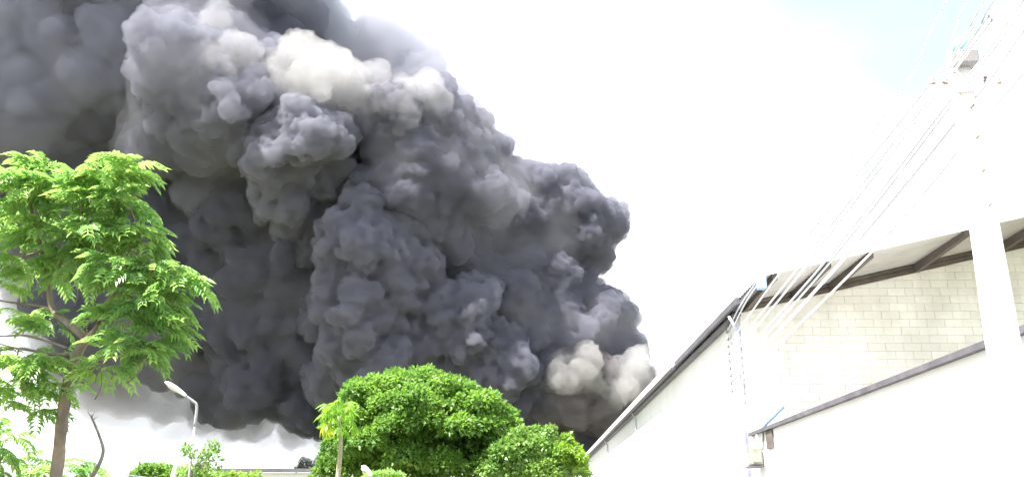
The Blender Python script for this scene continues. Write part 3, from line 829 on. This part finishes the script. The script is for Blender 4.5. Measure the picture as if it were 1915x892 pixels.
# ------------------------------------------------------------------ smoke
def smoke_mat(name, color, density, surf=0.2, scol=None):
    m = bpy.data.materials.new(name)
    m.use_nodes = True
    n = m.node_tree.nodes; l = m.node_tree.links
    n.clear()
    out = n.new('ShaderNodeOutputMaterial')
    v = n.new('ShaderNodeVolumePrincipled')
    v.inputs['Color'].default_value = (*color, 1)
    v.inputs['Density'].default_value = density
    v.inputs['Anisotropy'].default_value = 0.0
    l.new(v.outputs[0], out.inputs['Volume'])
    tr = n.new('ShaderNodeBsdfTransparent'); df = n.new('ShaderNodeBsdfDiffuse'); mx = n.new('ShaderNodeMixShader')
    df.inputs['Color'].default_value = (*(scol or color), 1)
    mx.inputs[0].default_value = surf
    l.new(tr.outputs[0], mx.inputs[1]); l.new(df.outputs[0], mx.inputs[2]); l.new(mx.outputs[0], out.inputs['Surface'])
    return m

def smoke_mesh(name, balls, voxel, m, disp=1.0, seed=1, fine=1.0, grow=0.0):
    """balls: (centre, radius) in metres. Fractal billows -> volume -> mesh, made once and stored as a plain mesh."""
    rng = np.random.default_rng(seed)
    pts, rads = [], []
    def dirs(k):
        d = rng.normal(size=(k, 3)); return d / np.linalg.norm(d, axis=1)[:, None]
    for c, r, lev in balls:
        c = np.array(c)
        pts.append(c); rads.append(r)
        if lev < 1: continue
        for d in dirs(24):
            r1 = r * rng.uniform(0.2, 0.46)
            c1 = c + d * (r * rng.uniform(0.84, 1.02))
            pts.append(c1); rads.append(r1)
            if lev < 2 or r1 < voxel * 3: continue
            for e in dirs(22):
                if e @ d < 0.0: continue
                r2 = r1 * rng.uniform(0.22, 0.48)
                c2 = c1 + e * (r1 * rng.uniform(0.84, 1.0))
                pts.append(c2); rads.append(r2)
                if lev < 3 or r2 < voxel * 2.2: continue
                for g in dirs(9):
                    if g @ e < 0: continue
                    r3 = r2 * rng.uniform(0.3, 0.55)
                    pts.append(c2 + g * r2 * 0.92); rads.append(r3)
    pts = np.array(pts); rads = np.maximum(np.array(rads), voxel * 0.9) + grow
    print(name, 'balls', len(pts))
    org = Vector(pts.mean(axis=0)); org.z = pts[:, 2].min()
    me = bpy.data.meshes.new('tmp_points')
    me.from_pydata((pts - np.array(org)).tolist(), [], [])
    a = me.attributes.new('rad', 'FLOAT', 'POINT'); a.data.foreach_set('value', rads.astype(np.float32))
    tmp = bpy.data.objects.new('tmp_points', me); COL.objects.link(tmp)
    g = bpy.data.node_groups.new('billow', 'GeometryNodeTree')
    g.interface.new_socket('Geometry', in_out='INPUT', socket_type='NodeSocketGeometry')
    g.interface.new_socket('Geometry', in_out='OUTPUT', socket_type='NodeSocketGeometry')
    N = g.nodes.new; K = g.links.new
    gi, go = N('NodeGroupInput'), N('NodeGroupOutput')
    m2p = N('GeometryNodeMeshToPoints'); na = N('GeometryNodeInputNamedAttribute'); na.data_type = 'FLOAT'; na.inputs['Name'].default_value = 'rad'
    p2v = N('GeometryNodePointsToVolume'); p2v.resolution_mode = 'VOXEL_SIZE'
    p2v.inputs['Voxel Size'].default_value = voxel; p2v.inputs['Density'].default_value = 1.0
    v2m = N('GeometryNodeVolumeToMesh'); v2m.resolution_mode = 'GRID'; v2m.inputs['Threshold'].default_value = 0.3
    K(gi.outputs[0], m2p.inputs['Mesh']); K(na.outputs['Attribute'], m2p.inputs['Radius'])
    K(na.outputs['Attribute'], p2v.inputs['Radius'])
    K(m2p.outputs[0], p2v.inputs['Points']); K(p2v.outputs[0], v2m.inputs['Volume'])
    geo = v2m.outputs[0]
    nrm = N('GeometryNodeInputNormal'); pos = N('GeometryNodeInputPosition')
    # swirl the whole by a slow noise, then billowy relief at two sizes along the normal
    def vmath(op, *ins):
        q = N('ShaderNodeVectorMath'); q.operation = op
        for i, s in enumerate(ins):
            if isinstance(s, (int, float)): q.inputs['Scale'].default_value = s
            elif isinstance(s, tuple): q.inputs[i].default_value = s
            else: K(s, q.inputs['Scale'] if (op == 'SCALE' and i == 1) else q.inputs[i])
        return q.outputs[0]
    def displ(geo, vec):
        sp = N('GeometryNodeSetPosition'); K(geo, sp.inputs[0]); K(vec, sp.inputs['Offset']); return sp.outputs[0]
    for sc_, amp in ((0.045, 9.0 * disp), (0.14, 2.0 * disp), (0.40, 0.6 * disp)):
        t = N('ShaderNodeTexNoise'); t.inputs['Scale'].default_value = sc_; t.inputs['Detail'].default_value = 1
        K(pos.outputs[0], t.inputs['Vector'])
        geo = displ(geo, vmath('SCALE', vmath('SUBTRACT', t.outputs['Color'], (0.5, 0.5, 0.5)), amp))
    for sc_, amp in ((0.17, 1.9 * fine), (0.42, 1.3 * fine), (0.95, 0.95 * fine), (1.9, 0.42 * fine)):
        t = N('ShaderNodeTexNoise'); t.inputs['Scale'].default_value = sc_; t.inputs['Detail'].default_value = 2
        K(pos.outputs[0], t.inputs['Vector'])
        m1 = N('ShaderNodeMath'); m1.operation = 'SUBTRACT'; m1.inputs[1].default_value = 0.5; K(t.outputs['Fac'], m1.inputs[0])
        m2 = N('ShaderNodeMath'); m2.operation = 'ABSOLUTE'; K(m1.outputs[0], m2.inputs[0])
        m3 = N('ShaderNodeMath'); m3.operation = 'MULTIPLY_ADD'; K(m2.outputs[0], m3.inputs[0]); m3.inputs[1].default_value = -4*amp; m3.inputs[2].default_value = 0.5*amp
        geo = displ(geo, vmath('SCALE', nrm.outputs[0], m3.outputs[0]))
    m2v = N('GeometryNodeMeshToVolume'); m2v.resolution_mode = 'VOXEL_SIZE'; m2v.inputs['Voxel Size'].default_value = voxel * 0.9
    m2v.inputs['Interior Band Width'].default_value = voxel * 1.2
    K(geo, m2v.inputs['Mesh'])
    v2n = N('GeometryNodeVolumeToMesh'); v2n.resolution_mode = 'GRID'; v2n.inputs['Threshold'].default_value = 0.25
    K(m2v.outputs[0], v2n.inputs['Volume']); geo = v2n.outputs[0]
    K(geo, go.inputs[0])
    md = tmp.modifiers.new('billow', 'NODES'); md.node_group = g
    dg = bpy.context.evaluated_depsgraph_get(); dg.update()
    out = bpy.data.meshes.new_from_object(tmp.evaluated_get(dg))
    out.name = name
    out.materials.clear(); out.materials.append(m)
    out.polygons.foreach_set('use_smooth', [True] * len(out.polygons))
    print(name, 'polys', len(out.polygons))
    bpy.data.objects.remove(tmp); bpy.data.meshes.remove(me); bpy.data.node_groups.remove(g)
    o = bpy.data.objects.new(name, out); COL.objects.link(o); o.location = org
    return o

SMOKE_D = 150.0
def balls_from(rows):
    """rows: photo u, v, radius in photo pixels, how far (same unit) it bulges towards us, detail level"""
    out = []
    for u, v, r, dz, lev in rows:
        dz = dz * 1.5
        d = SMOKE_D - dz * SMOKE_D / F_PX
        out.append((at(u, v, d), r * d / F_PX, lev))
    return out


CORE = [  # recessed heart (shade painted darker) and the solid inside of the plume
 (1150,800,45,0,3),(1120,760,60,-10,3),(1060,790,70,-20,3),(1010,750,70,-20,2),
 (1050,640,80,-45,2),(1000,540,80,-60,2),(930,620,80,-20,2),(900,760,80,-10,2),(990,810,80,-20,2),
 (930,440,80,-90,2),(850,480,80,-40,3),(880,600,70,-10,2),
 (810,300,80,-30,2),(780,230,60,-40,1),(740,330,80,-10,2),(690,260,70,-20,2),(700,400,80,-10,2),(790,400,80,-20,2),
 (300,380,110,-70,2),(420,340,100,-60,2),(480,440,110,-50,2),(380,480,110,-60,2),(560,520,100,-50,2),(300,520,110,-70,1),(470,570,110,-50,2),
 (380,610,110,-60,2),(500,660,100,-40,2),(580,620,90,-30,2),(590,700,70,-20,2),(630,725,52,-30,2),(200,420,110,-80,1),(200,560,110,-80,1),(100,350,110,-80,1),
 (300,630,75,-60,1),(440,680,52,-50,1),(530,685,50,-40,1),(600,750,32,-30,1),(710,765,55,-40,1),(780,760,80,-30,1),(380,680,45,-60,1),
 (620,470,60,-10,2),(640,330,80,-20,2),(590,400,70,-10,2),(200,200,100,-70,1),(100,200,110,-70,1),(400,180,100,-30,1),(560,200,90,0,1),(640,560,80,-10,1),(740,620,80,-10,1),
 (480,90,100,-60,1),(250,60,110,-60,1),(760,690,70,0,2),(850,690,60,0,2),
]
CORE += [(470,400,35,15,3),(520,430,38,15,3),(560,480,45,20,3),(480,500,42,10,3),(430,450,35,0,3),(540,560,45,15,3),(450,590,48,5,3),(400,520,40,0,3),(590,640,42,10,3),(520,650,45,5,3),(440,670,42,-5,3),(600,710,40,5,3),(350,590,45,-10,3),(360,460,38,0,3),(540,705,36,-10,3),(640,745,32,0,3)]
RIGHT = [  # the lobes along the right edge and the slope down to the fire
 (1185,735,33,-10,3),(1172,650,32,-10,3),(1125,610,52,-20,3),(1060,650,60,0,3),(1085,560,42,-40,3),(1030,530,58,-30,3),
 (965,560,75,0,3),(930,650,60,35,3),(1000,610,60,10,3),(1010,710,60,20,3),(960,740,60,20,3),
 (1095,440,58,-60,3),(1132,470,24,-60,3),(1040,400,60,-60,3),(985,375,48,-60,3),(1000,460,70,-50,3),
 (905,330,45,-60,3),(880,290,50,-50,3),(915,290,22,-50,3),(930,410,70,-40,3),
 (880,380,60,10,3),(850,470,60,10,3),(905,370,35,40,3),(830,350,40,45,3),(760,310,45,50,3),(770,370,50,50,3),(700,350,40,45,3),(820,420,45,40,3),
 (830,230,60,-10,3),(790,240,50,20,3),(720,240,50,40,3),(850,290,45,20,3),
]
RIDGE = [ (770,140,62,-70,3),(700,100,60,-70,3),(640,90,55,-70,3),(820,220,60,-60,2),(560,40,90,-80,2),(480,20,90,-90,2),(520,100,60,-60,2),(620,30,30,-90,1),(870,240,40,-60,2),(500,-70,110,-60,1)]
KNOB = [ (560,260,66,85,3),(520,295,50,80,3),(600,245,45,90,3),(545,350,42,65,3),(570,405,33,50,3),(590,320,50,45,3),(620,370,42,30,3),(575,235,30,110,3),(530,240,25,100,3),(590,450,32,25,3)]
MASS = [ (720,480,75,70,3),(670,500,55,75,3),(780,460,40,65,3),(793,430,28,60,3),(765,425,25,70,3),(700,570,78,70,3),(640,570,45,50,3),(770,560,55,55,3),
 (740,640,66,60,3),(680,650,55,60,3),(640,690,45,30,3),(800,650,60,40,3),(855,590,50,50,3),(880,560,35,55,3),(860,690,55,40,3),(720,715,55,30,3),(880,620,45,55,3),(940,690,45,50,3)]
BULGE = [ (380,150,82,70,3),(425,200,78,75,3),(345,210,58,60,3),(295,258,45,45,3),(385,258,42,60,3),(440,130,70,50,3),(390,60,62,40,3),
 (480,200,55,50,3),(400,10,60,20,3),(340,60,55,20,3),(400,355,40,15,2),(415,390,30,10,2)]
LEFT = [ (230,70,75,0,2),(170,140,72,10,2),(215,190,60,-15,2),(110,60,85,0,2),(60,150,85,10,2),(30,200,72,15,2),(120,250,70,-30,1),(-60,120,120,10,1),(-60,250,100,0,1),(-80,0,120,0,1),
 (20,0,90,0,2),(260,-10,80,-20,2),(40,270,65,-30,1),(-150,100,150,0,0),(40,-80,120,0,1),(200,-80,110,0,1),(360,-60,110,-20,1)]
UNDER = [(150,620,70,-80,1),(80,520,80,-90,1),(235,695,50,-70,1),(290,715,42,-65,1),(335,740,42,-60,1),(400,752,42,-60,1),(480,768,42,-50,1),(560,775,38,-40,1),(612,795,28,-40,1),(200,640,60,-80,1),(120,560,70,-80,0),(60,460,80,-80,0),(300,600,60,-20,1),(330,560,50,-20,1),(340,660,60,-20,1),(260,640,50,-30,1)]
WISP = [(215,745,30,-60,1),(270,765,26,-60,1),(330,785,28,-60,1),(385,798,26,-60,1),(430,800,22,-50,1),(500,802,22,-50,1),(550,812,24,-50,1),(600,836,16,-50,0),(240,790,16,-50,1),(285,808,14,-60,0),(230,735,40,-70,0),(180,705,45,-80,0),(150,690,45,-80,0)]
CREAM = [(575,150,54,72,3),(530,158,40,72,3),(625,160,46,62,3),(488,168,26,66,3),(668,170,30,52,3),(597,112,22,72,3),(560,190,40,50,3),(640,190,36,45,3),(500,135,14,60,2)]
MIXED = [(520,208,36,52,3),(590,214,34,50,3),(650,210,42,52,3),(700,200,40,48,3),(745,215,38,46,3),(478,196,34,60,3),(690,160,24,48,3),(520,120,20,55,2)]
LOWMIX = [(1075,748,32,50,3),(1120,765,38,42,3),(1035,745,28,50,3),(1160,760,28,38,3),(1120,690,20,50,2),(1205,715,20,30,2)]
EDGE = [(775,180,38,45,3),(740,190,30,50,3),(810,205,30,35,3)]
CREST = [(425,110,38,105,3),(395,120,30,100,3),(455,105,26,100,3),(395,55,26,90,3),(410,25,20,75,3)]
BEIGE = [(1062,692,33,62,3),(1088,672,22,65,3),(1042,702,22,60,3),(1103,716,20,55,3),(1058,730,20,45,3)]
WHITE = [(1180,690,25,45,3),(1152,715,28,50,3),(1186,716,20,45,3),(1140,736,19,50,3),(1206,692,11,35,2)]

plume = empty('smoke_plume', at(1120, 840, SMOKE_D), 'huge billowing plume of dark grey smoke drifting left from behind the white warehouse', 'smoke')
plume.location.z = 0
bpy.context.view_layer.update()
def puff(name, rows, voxel, color, dens, surf, label=None, **kw):  # group colours also carry painted shade: recess darker, forward billows lighter
    sc_ = [c * c * 0.35 if max(color) < 0.7 else c * 0.6 for c in color]
    m = smoke_mat(name + '_material', color, dens, surf, sc_)
    o = smoke_mesh(name, balls_from(rows), voxel, m, **kw)
    o.parent = plume
    o.location = o.location - plume.location
    if label: o['label'] = label
    return o
puff('smoke_core', CORE, 0.33, (0.325, 0.335, 0.40), 0.75, 0.2, 'recessed heart of the plume, its shade painted into a darker smoke colour', seed=1)
puff('smoke_billow', RIGHT, 0.25, (0.355, 0.365, 0.435), 0.8, 0.2, seed=2)
puff('smoke_billow', RIDGE, 0.5, (0.42, 0.435, 0.50), 0.2, 0.04, 'soft upper ridge of the plume', seed=3)
puff('smoke_billow', KNOB, 0.24, (0.46, 0.47, 0.54), 0.8, 0.2, 'round grey knob in the middle', seed=4)
puff('smoke_billow', MASS, 0.25, (0.425, 0.435, 0.51), 0.8, 0.2, 'broad grey mass above the big tree', seed=5)
puff('smoke_billow', BULGE, 0.28, (0.395, 0.405, 0.475), 0.42, 0.10, 'pale grey overhanging bulge at the upper left', seed=6)
puff('smoke_billow', LEFT, 0.5, (0.55, 0.565, 0.67), 0.35, 0.08, 'soft hazy smoke at the far left', seed=8, fine=0.6)
puff('smoke_billow', UNDER, 0.5, (0.40, 0.385, 0.39), 0.14, 0.03, 'soft brownish underside', seed=9, fine=0.8)
puff('smoke_wisp', WISP, 0.5, (0.50, 0.455, 0.44), 0.07, 0.015, 'thin torn brownish rags under the plume', seed=10, grow=0.5)
puff('smoke_billow', MIXED, 0.25, (0.505, 0.505, 0.54), 0.25, 0.06, 'greyish beige smoke under the cream billow', disp=0.8, seed=30)
puff('smoke_billow', LOWMIX, 0.22, (0.38, 0.36, 0.375), 0.35, 0.1, 'brownish smoke under the pale puffs beside the roof', disp=0.7, seed=31, fine=0.9)
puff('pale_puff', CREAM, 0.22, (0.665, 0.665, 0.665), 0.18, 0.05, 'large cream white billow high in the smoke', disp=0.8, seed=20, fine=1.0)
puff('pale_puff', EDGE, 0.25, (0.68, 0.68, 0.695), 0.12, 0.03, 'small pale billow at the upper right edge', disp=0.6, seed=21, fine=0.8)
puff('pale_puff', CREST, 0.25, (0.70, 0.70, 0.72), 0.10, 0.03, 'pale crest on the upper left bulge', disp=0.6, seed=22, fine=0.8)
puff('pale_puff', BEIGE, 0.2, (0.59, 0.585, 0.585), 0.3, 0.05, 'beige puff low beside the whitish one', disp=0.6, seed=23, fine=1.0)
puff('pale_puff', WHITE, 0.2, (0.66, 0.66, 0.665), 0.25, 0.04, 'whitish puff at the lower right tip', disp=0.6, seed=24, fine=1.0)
M_veil = bpy.data.materials.new('thin_smoke')
M_veil.use_nodes = True
n_ = M_veil.node_tree.nodes; n_.remove(n_['Principled BSDF'])
v_ = n_.new('ShaderNodeVolumePrincipled')
v_.inputs['Color'].default_value = (0.58, 0.59, 0.66, 1); v_.inputs['Density'].default_value = 0.03
M_veil.node_tree.links.new(v_.outputs[0], n_['Material Output'].inputs['Volume'])
veil = smoke_mesh('thin_smoke', balls_from([(u,v,r,dz,min(l,1)) for u,v,r,dz,l in CORE+RIGHT+RIDGE+BULGE+LEFT+UNDER] + [(u,v+4,r*1.5,dz,1) for u,v,r,dz,l in WISP]), 0.9, M_veil, seed=7, grow=2.0)
veil.parent = plume; veil.location = veil.location - plume.location
